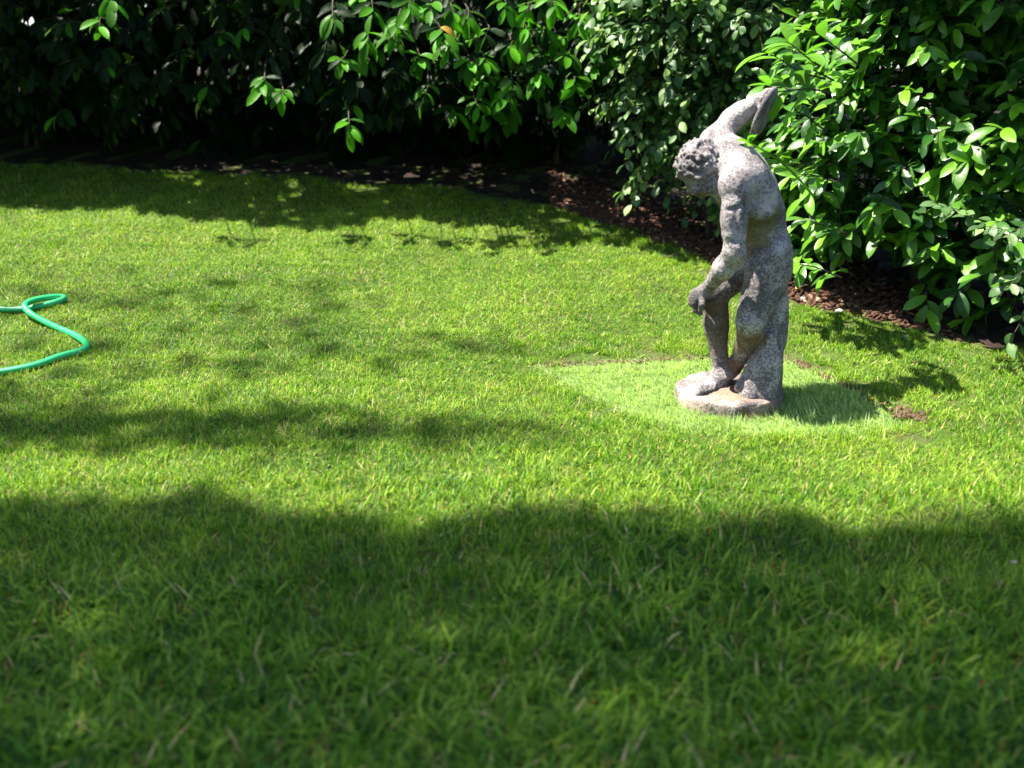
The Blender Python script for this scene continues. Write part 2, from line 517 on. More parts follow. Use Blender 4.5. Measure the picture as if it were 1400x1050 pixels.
    for j in range(len(prof) - 1):
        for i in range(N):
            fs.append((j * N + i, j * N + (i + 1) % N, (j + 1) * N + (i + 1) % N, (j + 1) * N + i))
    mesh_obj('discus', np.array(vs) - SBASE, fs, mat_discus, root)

    # round base with a worn, chipped rim
    bc = at(996, 541, SY - .012); bc[2] = 0
    N, vs, fs = 160, [], []
    rad = .178
    wob = lambda a: 1 + .016 * math.sin(2 * a + .6) + .006 * math.sin(5 * a) + .005 * math.sin(11 * a + 2) + .003 * math.sin(23 * a + 1)
    rings = [(1.0, -.03), (1.0, .010), (1.006, .030), (1.0, .040), (.985, .0445), (.95, .0460)] + [(r, .047) for r in (.8, .65, .5, .35, .2, .08, .001)]
    for j, (q, z) in enumerate(rings):
        for i in range(N):
            a = 2 * math.pi * i / N
            ch = .007 * max(0, math.sin(9 * a + 1.3) * math.sin(4 * a + .4)) if 2 <= j <= 4 else 0
            rr = rad * q * (1 + (wob(a) - 1) * min(1, q * 1.1)) - ch
            zz = z + (.002 * math.sin(3 * a + q * 9) + .0015 * math.sin(6 * a - q * 17) if z > .02 else 0) - (ch * .8 if z > .02 else 0)
            vs.append((bc[0] + rr * math.cos(a) * 1.0, bc[1] + rr * math.sin(a) * 1.0, zz))
    for j in range(len(rings) - 1):
        for i in range(N):
            fs.append((j * N + i, j * N + (i + 1) % N, (j + 1) * N + (i + 1) % N, (j + 1) * N + i))
    mesh_obj('round_base', np.array(vs) - SBASE, fs, mat_base, root)
    return root
# ------------------------------------------------------------------ the ground
EDGE = np.array([(-30, 9.0), (-8, 6.3), (-5, 6.08), (-3.15, 5.88), (-1.3, 5.66), (-.4, 5.42), (.28, 5.02), (.68, 4.60), (.97, 4.21),
                 (1.24, 3.77), (1.55, 3.55), (1.94, 3.32), (2.6, 3.05), (4, 2.6), (30, -6)])
def edge_y(x):
    return np.interp(x, EDGE[:, 0], EDGE[:, 1]) + .025 * np.sin(np.asarray(x) * 9) + .012 * np.sin(np.asarray(x) * 23 + 1)
def height(x, y):
    x, y = np.asarray(x, float), np.asarray(y, float)
    k = .35
    s = np.log1p(np.exp((np.minimum(y, 9) - 3.2) / k)) * k * .19
    return s + .010 * np.sin(x * 2.1 + y * 1.3) + .008 * np.sin(x * 4.7 - y * 3.1 + 1) - .010
def ground_at(px, py):
    """where a measured ray meets the lawn"""
    d = ray(px, py); t = 1.0
    for _ in range(60):
        p = np.array((0, 0, CAM_H)) + d * t
        t += (p[2] - height(p[0], p[1])) / max(.15, -d[2] + .19 * d[1])
    p = np.array((0, 0, CAM_H)) + d * t
    return p
PATCH = np.array([ground_at(*p)[:2] for p in ((738, 497), (905, 490), (1080, 489), (1160, 525), (1250, 572), (1208, 590), (1060, 595), (918, 590), (824, 549))])
def inside(poly, x, y):
    x, y = np.asarray(x, float), np.asarray(y, float)
    r = np.zeros(x.shape, bool)
    for i in range(len(poly)):
        (x0, y0), (x1, y1) = poly[i], poly[i - 1]
        c = (y0 > y) != (y1 > y)
        r ^= c & (x < (x1 - x0) * (y - y0) / (y1 - y0 + 1e-12) + x0)
    return r
def poly_dist(poly, x, y):
    x, y = np.asarray(x, float), np.asarray(y, float)
    d = np.full(x.shape, 9.0)
    for i in range(len(poly)):
        a, b = poly[i - 1], poly[i]
        ab = b - a
        t = np.clip(((x - a[0]) * ab[0] + (y - a[1]) * ab[1]) / (ab @ ab), 0, 1)
        d = np.minimum(d, np.hypot(x - a[0] - t * ab[0], y - a[1] - t * ab[1]))
    return d
def sheet(name, xs, ys, zfun, mat, keep=None):
    X, Y = np.meshgrid(xs, ys, indexing='ij')
    Z = zfun(X, Y)
    V = np.stack((X, Y, Z), -1).reshape(-1, 3)
    nx, ny = len(xs), len(ys)
    i, j = np.meshgrid(np.arange(nx - 1), np.arange(ny - 1), indexing='ij')
    a = (i * ny + j).ravel()
    Q = np.stack((a, a + ny, a + ny + 1, a + 1), -1)
    if keep is not None:
        k = keep(X, Y).ravel()
        Q = Q[k[Q].any(axis=1)]
        used = np.zeros(len(V), bool); used[Q.ravel()] = True
        new = np.cumsum(used) - 1
        V, Q = V[used], new[Q]
    return mesh_obj(name, V, Q, mat)

M_turf = ground_material('turf_thatch', (.035, .060, .010), (.060, .090, .014), (.050, .048, .016))
M_soil = ground_material('dark_soil', (.014, .009, .007), (.030, .018, .012), (.010, .007, .006), 45, .03)
fx = np.concatenate(([-60, -30, -15, -8], np.arange(-5, 4.5, .05), [6, 10, 18, 30, 60]))
fy = np.concatenate(([-60, -30, -15, -6, -3], np.arange(-1, 8, .05), [10, 14, 20, 35, 60]))
tag(sheet('lawn_ground', fx, fy, lambda x, y: height(x, y) - .016 * inside(PATCH, x, y) - .02 * (y > edge_y(x) + .05), M_turf), kind='structure')
bx_ = np.concatenate((np.arange(-7, -.5, .1), np.arange(-.5, 3, .03), np.arange(3, 6, .1)))
by_ = np.concatenate((np.arange(2, 6, .03), np.arange(6, 12, .15)))
def soil_z(x, y):
    rng = np.random.default_rng(5)
    return height(x, y) + .004 + .010 * np.sin(x * 17 + y * 9) * np.sin(y * 21 - x * 5) + rng.normal(0, .006, x.shape) - .02
tag(sheet('soil_bed', bx_, by_, soil_z, M_soil, lambda x, y: y > edge_y(x) + .01), kind='structure')

# ------------------------------------------------------------------ grass
def tuft(name, n, radius, len_rng, wid, lean, bend, mat, seed, comb=None, dead=.045, square=False):
    """a small patch of blades; each blade is a tapered strip of three segments that bends over"""
    rg = np.random.default_rng(seed)
    V, T, tint = [], [], []
    for i in range(n):
        r, a = radius * math.sqrt(rg.random()), rg.uniform(0, 6.283)
        p = np.array((r * math.cos(a), r * math.sin(a), -.006))
        if square: p = np.array((rg.uniform(-.54, .54) * radius, rg.uniform(-.54, .54) * radius, -.006))
        L = rg.uniform(*len_rng); w = wid * rg.uniform(.65, 1.3)
        az = rg.uniform(0, 6.283)
        dr = np.array((math.cos(az), math.sin(az), 0))
        if comb is not None:
            dr = unit(dr * .55 + np.array((*comb, 0)))
        th = abs(rg.normal(lean, .32)); be = rg.normal(bend, .45)
        if rg.random() < .12: L *= 1.3; th += .5; w *= 1.25
        tw = rg.uniform(0, 3.14)
        sd = np.array((math.cos(tw), math.sin(tw), 0))
        if abs(sd @ dr) > .8: sd = np.array((-dr[1], dr[0], 0))
        is_dead = rg.random() < dead
        tn = (.985 if rg.random() < .7 else .961) if is_dead else rg.random() * .95
        b = len(V); q = p.copy()
        for k in range(3):
            ww = w * (1, .85, .55)[k] * .5
            V += [q - sd * ww, q + sd * ww]
            ang = th + be * (k + .5) / 3
            q = q + (np.array((0, 0, 1)) * math.cos(ang) + dr * math.sin(ang)) * L / 3
        V.append(q)
        T += [(b, b + 1, b + 3), (b, b + 3, b + 2), (b + 2, b + 3, b + 5), (b + 2, b + 5, b + 4), (b + 4, b + 5, b + 6)]
        tint += [tn] * 7
    me = bpy.data.meshes.new(name)
    me.from_pydata([tuple(v) for v in V], [], T)
    at_ = me.attributes.new('tint', 'FLOAT', 'POINT'); at_.data.foreach_set('value', np.array(tint, np.float32))
    me.polygons.foreach_set('use_smooth', np.ones(len(T), bool))
    me.materials.append(mat)
    return bpy.data.objects.new(name, me)          # only a source for the turf: not placed in the scene itself

def grass_object(name, pts, turn, scl, tufts, seed, pick=None):
    """one lawn object: tufts set out on its points by geometry nodes"""
    rg = np.random.default_rng(seed)
    me = bpy.data.meshes.new(name)
    me.vertices.add(len(pts)); me.vertices.foreach_set('co', np.asarray(pts, np.float32).ravel())
    rz = me.attributes.new('turn', 'FLOAT_VECTOR', 'POINT')
    tn = np.asarray(turn, np.float32)
    rz.data.foreach_set('vector', tn.ravel())
    sc = me.attributes.new('size', 'FLOAT_VECTOR', 'POINT'); sc.data.foreach_set('vector', np.asarray(scl, np.float32).ravel())
    pk = me.attributes.new('pick', 'INT', 'POINT'); pk.data.foreach_set('value', (rg.integers(0, len(tufts), len(pts)) if pick is None else pick).astype(np.int32))
    o = link(bpy.data.objects.new(name, me))
    g = bpy.data.node_groups.new(name + '_nodes', 'GeometryNodeTree')
    g.interface.new_socket('Geometry', in_out='INPUT', socket_type='NodeSocketGeometry')
    g.interface.new_socket('Geometry', in_out='OUTPUT', socket_type='NodeSocketGeometry')
    N, L = g.nodes, g.links
    gi, go = N.new('NodeGroupInput'), N.new('NodeGroupOutput')
    jn = N.new('GeometryNodeJoinGeometry')
    for t in reversed(tufts):
        oi = N.new('GeometryNodeObjectInfo'); oi.inputs['Object'].default_value = t; oi.inputs['As Instance'].default_value = True
        L.new(oi.outputs['Geometry'], jn.inputs[0])
    ip = N.new('GeometryNodeInstanceOnPoints'); ip.inputs['Pick Instance'].default_value = True
    def attr(nm, ty):
        a = N.new('GeometryNodeInputNamedAttribute'); a.data_type = ty; a.inputs['Name'].default_value = nm
        return next(s for s in a.outputs if s.enabled and s.name == 'Attribute')
    er = N.new('FunctionNodeEulerToRotation')
    L.new(attr('turn', 'FLOAT_VECTOR'), er.inputs[0]); L.new(er.outputs[0], ip.inputs['Rotation'])
    L.new(attr('size', 'FLOAT_VECTOR'), ip.inputs['Scale']); L.new(attr('pick', 'INT'), ip.inputs['Instance Index'])
    L.new(gi.outputs[0], ip.inputs['Points']); L.new(jn.outputs[0], ip.inputs['Instance']); L.new(ip.outputs[0], go.inputs[0])
    md = o.modifiers.new('turf', 'NODES'); md.node_group = g
    return tag(o, kind='stuff')

M_grass = grass_material('lawn_blades', (.012, .064, .007), (.104, .226, .011), (.330, .410, .050), (.46, .36, .17))
M_patch = grass_material('patch_blades', (.225, .325, .110), (.345, .455, .190), (.480, .570, .310), (.50, .47, .30))
rg = np.random.default_rng(11)
TILE = .25
tx, ty = np.meshgrid(np.arange(-5.25, 4.5, TILE) + TILE / 2, np.arange(.25, 6.6, TILE) + TILE / 2, indexing='ij')
tx, ty = tx.ravel(), ty.ravel()
k = np.abs(tx) < .62 * ty + .95
tx, ty = tx[k], ty[k]
cx = np.stack([tx + a * TILE / 2 for a in (-1, 0, 1) for b in (-1, 0, 1)], -1); cy = np.stack([ty + b * TILE / 2 for a in (-1, 0, 1) for b in (-1, 0, 1)], -1)
bed = (cy > edge_y(cx) - .02).any(1); near_patch = (poly_dist(PATCH, cx, cy) < .03).any(1) | inside(PATCH, cx, cy).any(1)
full = ~bed & ~near_patch
part = ~full & ~(cy > edge_y(cx) + .05).all(1)
# whole tiles of turf, turned by quarter turns and laid to the slope
ftx, fty = tx[full], ty[full]
eps = .1
turns = []
for x, y in zip(ftx, fty):
    gxx = (height(x + eps, y) - height(x - eps, y)) / (2 * eps); gyy = (height(x, y + eps) - height(x, y - eps)) / (2 * eps)
    q = Vector((0, 0, 1)).rotation_difference(Vector((-gxx, -gyy, 1)))
    turns.append(tuple((q.to_matrix() @ Matrix.Rotation(int(rg.integers(0, 4)) * math.pi / 2, 3, 'Z')).to_euler()))
tiles = [tuft('grass_tile', 1500, TILE, (.024, .050), .0031, .36, .8, M_grass, 100 + i, square=True) for i in range(9)]
# near the camera the blades stand longer and broader
tiles += [tuft('grass_tile', 1150, TILE, (.034, .080), .0052, .62, .9, M_grass, 120 + i, square=True, dead=.03) for i in range(5)]
# and far off, where the mower passed last, they are fine and short
tiles += [tuft('grass_tile', 2300, TILE, (.020, .038), .0027, .40, .8, M_grass, 140 + i, square=True, dead=.05) for i in range(6)]
near = fty < 1.45 + .5 * rg.random(len(fty))
pick = np.where(near, rg.integers(9, 14, len(fty)), np.where(fty > 2.05 + .5 * rg.random(len(fty)), rg.integers(14, 20, len(fty)), rg.integers(0, 9, len(fty))))
grass_object('lawn_grass', np.stack((ftx, fty, height(ftx, fty)), -1), turns, np.stack((np.full(len(fty), 1.04), np.full(len(fty), 1.04), np.where(near, 1.0, np.clip(1.25 - .20 * (fty - 1.6), .85, 1.25))), -1), tiles, 3, pick)
# small tufts along the cut edges and in the corners the tiles leave open
gx = np.repeat(tx[part], 36) + rg.uniform(-.5, .5, part.sum() * 36) * TILE; gy = np.repeat(ty[part], 36) + rg.uniform(-.5, .5, part.sum() * 36) * TILE
ed = edge_y(gx); dp = poly_dist(PATCH, gx, gy); ip_ = inside(PATCH, gx, gy)
front = gy < PATCH[:, 1].min() + .10
k = (gy < ed - .02 + rg.normal(0, .02, len(gx))) & ~(ip_ & (dp > .02)) & ~((dp < .022) & ~front & (rg.random(len(gx)) < .75))
gx, gy = gx[k], gy[k]
spin = lambda n, s: np.stack((rg.normal(0, .1, n), rg.normal(0, .1, n), rg.normal(0, .5, n) if s else rg.uniform(0, 6.283, n)), -1)
tufts = [tuft('grass_tuft', 64, .058, (.024, .052), .0034, .34, .8, M_grass, 130 + i) for i in range(8)]
grass_object('edge_grass', np.stack((gx, gy, height(gx, gy)), -1), spin(len(gx), 0), np.repeat(rg.uniform(.55, .82, (len(gx), 1)), 3, 1), tufts, 5)
px_ = rg.uniform(PATCH[:, 0].min(), PATCH[:, 0].max(), 2200); py_ = rg.uniform(PATCH[:, 1].min(), PATCH[:, 1].max(), 2200)
k = inside(PATCH, px_, py_) & (poly_dist(PATCH, px_, py_) > .012) & (np.hypot(px_ - SBASE[0], py_ - SBASE[1]) > .17)
px_, py_ = px_[k], py_[k]
ptufts = [tuft('patch_tuft', 70, .05, (.024, .055), .0036, .95, .5, M_patch, 200 + i, comb=(-.8, -.45), dead=.06) for i in range(6)]
grass_object('patch_grass', np.stack((px_, py_, height(px_, py_) - .014), -1), spin(len(px_), 1), np.repeat(rg.uniform(.8, 1.15, (len(px_), 1)), 3, 1), ptufts, 4)
# ------------------------------------------------------------------ shrubs
def leaf_shape(width, curl, fold, tint, wave=0.0, tipw=1.15, segs=6):
    """blade of length 1 along +X, normal +Z: folded on its midrib and curling to the tip"""
    V, T = [], []
    for i in range(segs + 1):
        t = i / segs
        w = width * .5 * (math.sin(math.pi * min(1, t ** tipw)) ** .6 if 0 < i < segs else 0.0)
        ang = curl * t
        x = (math.sin(ang) / curl if abs(curl) > 1e-3 else t); z = -((1 - math.cos(ang)) / curl if abs(curl) > 1e-3 else 0)
        if i in (0, segs):
            V.append((x, 0, z))
        else:
            wv = wave * math.sin(i * 2.4)
            V += [(x, -w, z + fold * w + wv), (x, 0, z), (x, w, z + fold * w - wv)]
    n = len(V)
    T += [(0, 1, 2), (0, 2, 3)]
    for i in range(segs - 2):
        a = 1 + 3 * i
        for s in (0, 1):
            T += [(a + s, a + 3 + s, a + 4 + s), (a + s, a + 4 + s, a + 1 + s)]
    a = 1 + 3 * (segs - 2)
    T += [(a, n - 1, a + 1), (a + 1, n - 1, a + 2)]
    return np.array(V), np.array(T), tint

class Plant:
    def __init__(s, seed, shapes):
        s.rg = np.random.default_rng(seed); s.shapes = shapes
        s.L = []                    # leaves: position, axis, normal, length, shape index
        s.stems = []                # stems: point a, point b, radius a, radius b
    def leaf(s, p, ax, up, length, kind):
        if s.rg.random() < .0006: kind = len(s.shapes) - 1               # a leaf gone yellow
        ax = unit(ax); n = np.asarray(up, float); n = n - ax * (ax @ n)
        if np.linalg.norm(n) < 1e-3: n = cross(ax, (1, 0, 0))
        n = unit(n)
        s.L.append((p, ax, n, length, kind))
    def spray(s, p0, d, length, n, leaf_len, droop=.5, spread=.9, hang=.5, kinds=(0, 3), upv=(0, 0, 1), tipkinds=None, rad=.003):
        """a twig bending down, leaves set alternately along it and fanned at its tip"""
        rg = s.rg
        d = unit(d); p = np.asarray(p0, float).copy(); st = length / n
        for i in range(n):
            t = (i + 1) / n
            q = p + d * st
            s.stems.append((p, q, rad * (1 - .6 * (i / n)), rad * (1 - .6 * t)))
            d = unit(d + np.array((0, 0, -droop * .35 / n * 3)) + rg.normal(0, .06, 3))
            side = cross(d, (0, 0, 1))
            if np.linalg.norm(side) < .05: side = np.array((1., 0, 0))
            side = unit(side); u2 = cross(side, d)
            ph = i * 2.4 + rg.normal(0, .4)
            out = side * math.cos(ph) + u2 * math.sin(ph) * .6
            fwd = .35 + .75 * t ** 2
            ax = unit(d * fwd + out * spread + np.array((0, 0, -hang)) * (.6 + .6 * rg.random()) + rg.normal(0, .12, 3))
            up = np.asarray(upv) * 1.0 + d * .45 + rg.normal(0, .25, 3)
            kr = tipkinds if (tipkinds and t > .55) else kinds
            s.leaf(q, ax, up, leaf_len * rg.uniform(.72, 1.12), int(rg.integers(kr[0], kr[1])))
            p = q
        return p
    def pick_visible(s, limit=300):
        """the leaves that show largest in the photograph"""
        P = np.array([l[0] + l[1] * l[3] * .5 for l in s.L]); ln = np.array([l[3] for l in s.L]); nn = np.array([l[2] for l in s.L])
        R = P - np.array((0, 0, CAM_H))
        depth = R @ np.array((0, CP, -SP)); u = 700 + FPX * R[:, 0] / depth; v = 525 - FPX * (R @ np.array((0, SP, CP))) / depth
        ok = (u > -20) & (u < 1420) & (v > -20) & (v < 700) & (depth > .5)
        face = .25 + np.abs((nn * R).sum(1)) / np.linalg.norm(R, axis=1)
        best = {}
        for i in np.argsort(depth):
            if ok[i]:
                best.setdefault((int(u[i] // 14), int(v[i] // 14)), i)
        c = sorted(best.values(), key=lambda i: -(ln[i] / depth[i]) ** 2 * face[i])
        return set(c[:limit])
    def build(s, name, label, cat, base, mat, stem_mat, group=None, limit=300):
        root = tag(empty(name, base), label, cat, group)
        base = np.asarray(base, float)
        top = s.pick_visible(limit)
        meshes = []
        for (V, T, tn) in s.shapes:
            me = bpy.data.meshes.new('leaf'); me.from_pydata(V.tolist(), [], T.tolist())
            a = me.attributes.new('tint', 'FLOAT', 'POINT'); a.data.foreach_set('value', np.full(len(V), tn, np.float32))
            me.polygons.foreach_set('use_smooth', np.ones(len(T), bool)); me.materials.append(mat); meshes.append(me)
        VV, TT, TN, off = [], [], [], 0
        for i, (p, ax, n, ln, k) in enumerate(s.L):
            sd = cross(n, ax)
            if i in top:
                o = bpy.data.objects.new('leaf', meshes[k]); link(o, root)
                m = Matrix(((ax[0], sd[0], n[0], 0), (ax[1], sd[1], n[1], 0), (ax[2], sd[2], n[2], 0), (0, 0, 0, 1))) @ Matrix.Scale(ln, 4)
                m.translation = Vector(p - base)
                o.matrix_local = m
            else:
                V, T, tn = s.shapes[k]
                VV.append(p - base + ln * (V[:, :1] * ax + V[:, 1:2] * sd + V[:, 2:] * n)); TT.append(T + off)
                TN.append(np.full(len(V), tn if tn > 1 else min(1, max(0, tn + s.rg.normal(0, .09))))); off += len(V)
        if VV:
            o = mesh_obj('foliage', np.concatenate(VV), np.concatenate(TT), mat, root); tag(o, kind='stuff')
            a = o.data.attributes.new('tint', 'FLOAT', 'POINT'); a.data.foreach_set('value', np.concatenate(TN).astype(np.float32))
        SV, SF, off = [], [], 0
        for (a, b, ra, rb) in s.stems:
            d = unit(b - a); e1 = unit(cross(d, (.3, .2, .93))); e2 = cross(d, e1)
            for c, r in ((a, ra), (b, rb)):
                for j in range(5):
                    an = 2 * math.pi * j / 5
                    SV.append(c - base + r * (e1 * math.cos(an) + e2 * math.sin(an)))
            SF += [(off + j, off + (j + 1) % 5, off + 5 + (j + 1) % 5, off + 5 + j) for j in range(5)]
            off += 10
        if SV:
            tag(mesh_obj('stems', SV, SF, stem_mat, root), kind='stuff')
        return root
    def trunk(s, a, b, ra, rb, wob=.04, n=6):
        p = np.asarray(a, float); b = np.asarray(b, float)
        for i in range(n):
            t = (i + 1) / n
            q = np.asarray(a) * (1 - t) + b * t + (s.rg.normal(0, wob, 3) if i < n - 1 else 0)
            s.stems.append((p, q, ra + (rb - ra) * i / n, ra + (rb - ra) * t)); p = q

M_laurel = leaf_material('laurel_leaf', (.008, .028, .009), (.022, .090, .012), (.120, .290, .014), rough=.32, trans=.32, spec=.38)
M_hedge_shaded = leaf_material('hedge_leaf_shaded', (.003, .008, .004), (.006, .022, .005), (.062, .230, .009), rough=.42, trans=.36, spec=.07)  # laurel leaf darkened: the hedge's shade is put into the colour
M_small = leaf_material('small_shrub_leaf', (.018, .055, .016), (.055, .125, .034), (.15, .25, .055), rough=.45, trans=.32, spec=.35)
M_bark = plain_material('bark', (.055, .043, .034), .9, .2, .6, 30)
laurel = [leaf_shape(.36, .6, .30, .15, segs=7), leaf_shape(.39, .9, .22, .35, segs=7), leaf_shape(.34, .4, .35, .5, .01, segs=7), leaf_shape(.38, .7, .3, .72, segs=7), leaf_shape(.36, .5, .35, .95, segs=7), leaf_shape(.33, 1.2, .45, 1.7, .02, segs=7)]
small = [leaf_shape(.55, .5, .25, .15, segs=5), leaf_shape(.60, .7, .2, .45, segs=5), leaf_shape(.52, .3, .3, .7, segs=5), leaf_shape(.56, .5, .3, .95, segs=5), leaf_shape(.5, 1.1, .4, 1.7, segs=5)]

def along(curve, s):
    c = np.asarray(curve, float)
    d = np.concatenate(([0], np.cumsum(np.hypot(*np.diff(c, axis=0).T)))); d /= d[-1]
    p = np.array((np.interp(s, d, c[:, 0]), np.interp(s, d, c[:, 1])))
    q = np.array((np.interp(min(1, s + .02), d, c[:, 0]), np.interp(min(1, s + .02), d, c[:, 1]))) - \
        np.array((np.interp(max(0, s - .02), d, c[:, 0]), np.interp(max(0, s - .02), d, c[:, 1])))
    q /= np.hypot(*q)
    return p, np.array((q[1], -q[0]))             # point, outward normal (towards the lawn)

# the tall dark laurel hedge at the back
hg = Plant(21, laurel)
HC = [(-6, 5.75), (-3.2, 5.45), (-1.4, 5.25), (-.2, 5.05), (.5, 5.05), (1.3, 5.5), (2.4, 5.9)]
for i in range(4300):
    sft = hg.rg.random(); p, nrm = along(HC, sft)
    dep = hg.rg.random() ** 1.5 * 1.4
    mid = math.exp(-((p[0] + .2) / .85) ** 2)                     # the stretch that grows out into the sun
    bulge = .16 * math.sin(p[0] * 2.3 + 1) + .10 * math.sin(p[0] * 5.1)
    z = hg.rg.uniform(.92 + .10 * math.sin(p[0] * 3), 2.75) if dep < .5 else hg.rg.uniform(.75 if dep < 1 else .5, 2.75)
    over = .12 * np.clip((z - .8) / .8, 0, 1.6) * (1 - mid) + bulge * .5 + mid * (.24 * math.exp(-((z - 1.2) / .42) ** 2) - .25 * (z > 1.75))
    if (mid > .45 or p[0] > .2) and z > 2.15: continue
    pos = np.array((*(p - nrm * (dep - over)), z))
    d = np.array((*(nrm * .9), .10)) + hg.rg.normal(0, .38, 3)
    hg.spray(pos, d, hg.rg.uniform(.06, .15), int(hg.rg.integers(5, 9)), .130, droop=.6, spread=.85, hang=.65, kinds=(0, 3),
             tipkinds=(2, 5) if hg.rg.random() < .10 + .25 * mid else None)
for (x, y) in ((470, 95), (478, 178), (575, 92), (612, 78), (652, 150), (690, 140), (702, 118), (735, 108), (782, 84), (806, 66), (545, 40), (622, 22), (690, 14), (762, 12), (385, 140), (365, 122),
               (845, 82), (510, 18), (660, 55), (722, 45), (590, 20), (640, 95), (560, 10), (455, 30), (790, 35), (830, 30), (670, 90), (755, 60), (770, 160), (140, 40), (155, 12), (535, 60), (605, 50), (640, 30), (700, 70), (725, 20), (790, 120), (815, 100), (665, 120), (500, 60), (585, 130), (740, 80), (860, 60), (840, 10)):
    a = at(x + hg.rg.normal(0, 4), y - 18, 4.72 + .05 * hg.rg.normal()); b = at(x, y, 4.45 + .05 * hg.rg.normal())
    hg.stems.append((at(x + hg.rg.normal(0, 10), y - 45, 5.35), a, .005, .003))
    hg.spray(a, b - a, .12, int(hg.rg.integers(6, 10)), .112, droop=.45, spread=1.1, hang=.38, kinds=(2, 5), tipkinds=(3, 5))
for i in range(1500):                                               # the growth behind it, down to the soil
    p, nrm = along(HC, hg.rg.random())
    pos = np.array((*(p - nrm * hg.rg.uniform(1.0, 2.0)), hg.rg.uniform(.35, 2.9)))
    hg.spray(pos, np.array((*nrm, .1)) + hg.rg.normal(0, .5, 3), .18, 7, .26, droop=.6, spread=.9, hang=.6, kinds=(0, 2))
for i in range(26):
    p, nrm = along(HC, hg.rg.random()); b = p - nrm * hg.rg.uniform(.9, 1.7)
    hg.trunk((*b, height(*b) - .05), (*(b + hg.rg.normal(0, .25, 2)), 2.2), .019, .010)
hg.build('laurel_hedge', 'tall dark cherry laurel hedge along the back of the lawn', 'hedge', (-1.3, 5.9, float(height(-1.3, 5.9))), M_hedge_shaded, M_bark)

# the sunlit laurel bush to the right of the statue
rb = Plant(33, laurel)
RC = [(1.42, 4.75), (1.30, 4.35), (1.30, 3.96), (1.60, 3.64), (2.05, 3.42), (2.6, 3.2), (3.6, 2.95)]
for i in range(3300):
    sft = rb.rg.random() ** 1.15; p, nrm = along(RC, sft)
    dep = rb.rg.random() ** 1.5 * 1.1
    low = .26 + .08 * rb.rg.random() - .14 * min(1, max(0, (sft - .3) * 4))
    z = rb.rg.uniform(low, 2.5)
    bul = .10 * math.sin(z * 5 + p[0] * 3) + .10 * math.sin(p[0] * 6 + 2 * z) + .10 * np.clip(z - .4, 0, .8)
    pos = np.array((*(p - nrm * (dep - bul * .8)), z))
    d = np.array((*(nrm * .75), .35)) + np.array((-.35, 0, 0)) + rb.rg.normal(0, .4, 3)
    hg_ = .25 if sft < .55 else .6
    rb.spray(pos, d, rb.rg.uniform(.10, .22), int(rb.rg.integers(6, 10)), .108, droop=.35, spread=.75, hang=hg_, kinds=(1, 4),
             upv=(-.35, -.2, .9), tipkinds=(3, 5) if rb.rg.random() < (.75 if sft < .5 else .18) else None)  # fewer pale tips rightward: shade there is put into leaf colour
# the long pale shoot that reaches behind the statue's shoulder, and the sprays near its hand
shoot = []
ta, tb_ = at(1112, 268, 3.18), at(1026, 196, 2.90)
for i in range(15):
    u0, u1 = i / 15, (i + 1) / 15
    bow = lambda u: ta * (1 - u) + tb_ * u + np.array((0, 0, .02 * math.sin(u * 3.14)))
    shoot.append((bow(u0), bow(u1), .0044 - .002 * u0, .0044 - .002 * u1))
    dd = unit(tb_ - ta); sdv = unit(cross(dd, (0, .5, .85))) * (1 if i % 2 else -1)
    if u0 > .25:
        rb.leaf(bow(u1), dd * (.75 + .5 * u1) + sdv * .9 + rb.rg.normal(0, .12, 3), np.array((-.2, -.5, .85)), .066 + .02 * rb.rg.random(), 4)
for q in range(4):
    rb.leaf(tb_, dd + rb.rg.normal(0, .45, 3), np.array((-.2, -.5, .85)), .055, 4)
for (x0, y0, x1, y1, Y) in ((1120, 150, 1052, 92, 3.5), (1140, 110, 1062, 70, 3.55), (1130, 180, 1070, 130, 3.45), (1175, 90, 1100, 30, 3.6), (1150, 250, 1085, 235, 3.5),
                            (1160, 320, 1088, 300, 3.5), (1150, 380, 1085, 350, 3.55), (1135, 128, 1062, 100, 3.05), (1128, 108, 1056, 84, 3.1), (1120, 90, 1078, 60, 3.15)):
    a, b = at(x0, y0, Y + .08), at(x1, y1, Y - .05)
    rb.spray(a, b - a, float(np.linalg.norm(b - a)), 11, .11, droop=.1, spread=.8, hang=.1, kinds=(2, 5), tipkinds=(3, 5), rad=.004)
for i in range(14):
    p, nrm = along(RC, rb.rg.random()); b = p - nrm * rb.rg.uniform(.3, .8)
    rb.trunk((*b, height(*b) - .05), (*(b + rb.rg.normal(0, .2, 2)), 1.8), .022, .008)
rbo = rb.build('laurel_bush', 'glossy bright green cherry laurel bush to the right of the statue', 'bush', (2.0, 4.0, float(height(2.0, 4.0))), M_laurel, M_bark)

SV, SF, off = [], [], 0
for (a, b, ra, rb_) in shoot:
    d = unit(b - a); e1 = unit(cross(d, (.3, .2, .93))); e2 = cross(d, e1)
    for c, r in ((a, ra), (b, rb_)):
        SV += [c - np.array(rbo.location) + r * (e1 * math.cos(j * 1.047) + e2 * math.sin(j * 1.047)) for j in range(6)]
    SF += [(off + j, off + (j + 1) % 6, off + 6 + (j + 1) % 6, off + 6 + j) for j in range(6)]; off += 12
o = mesh_obj('young_shoot', SV, SF, M_laurel, rbo)
o.data.attributes.new('tint', 'FLOAT', 'POINT').data.foreach_set('value', np.full(len(SV), 1.0, np.float32))
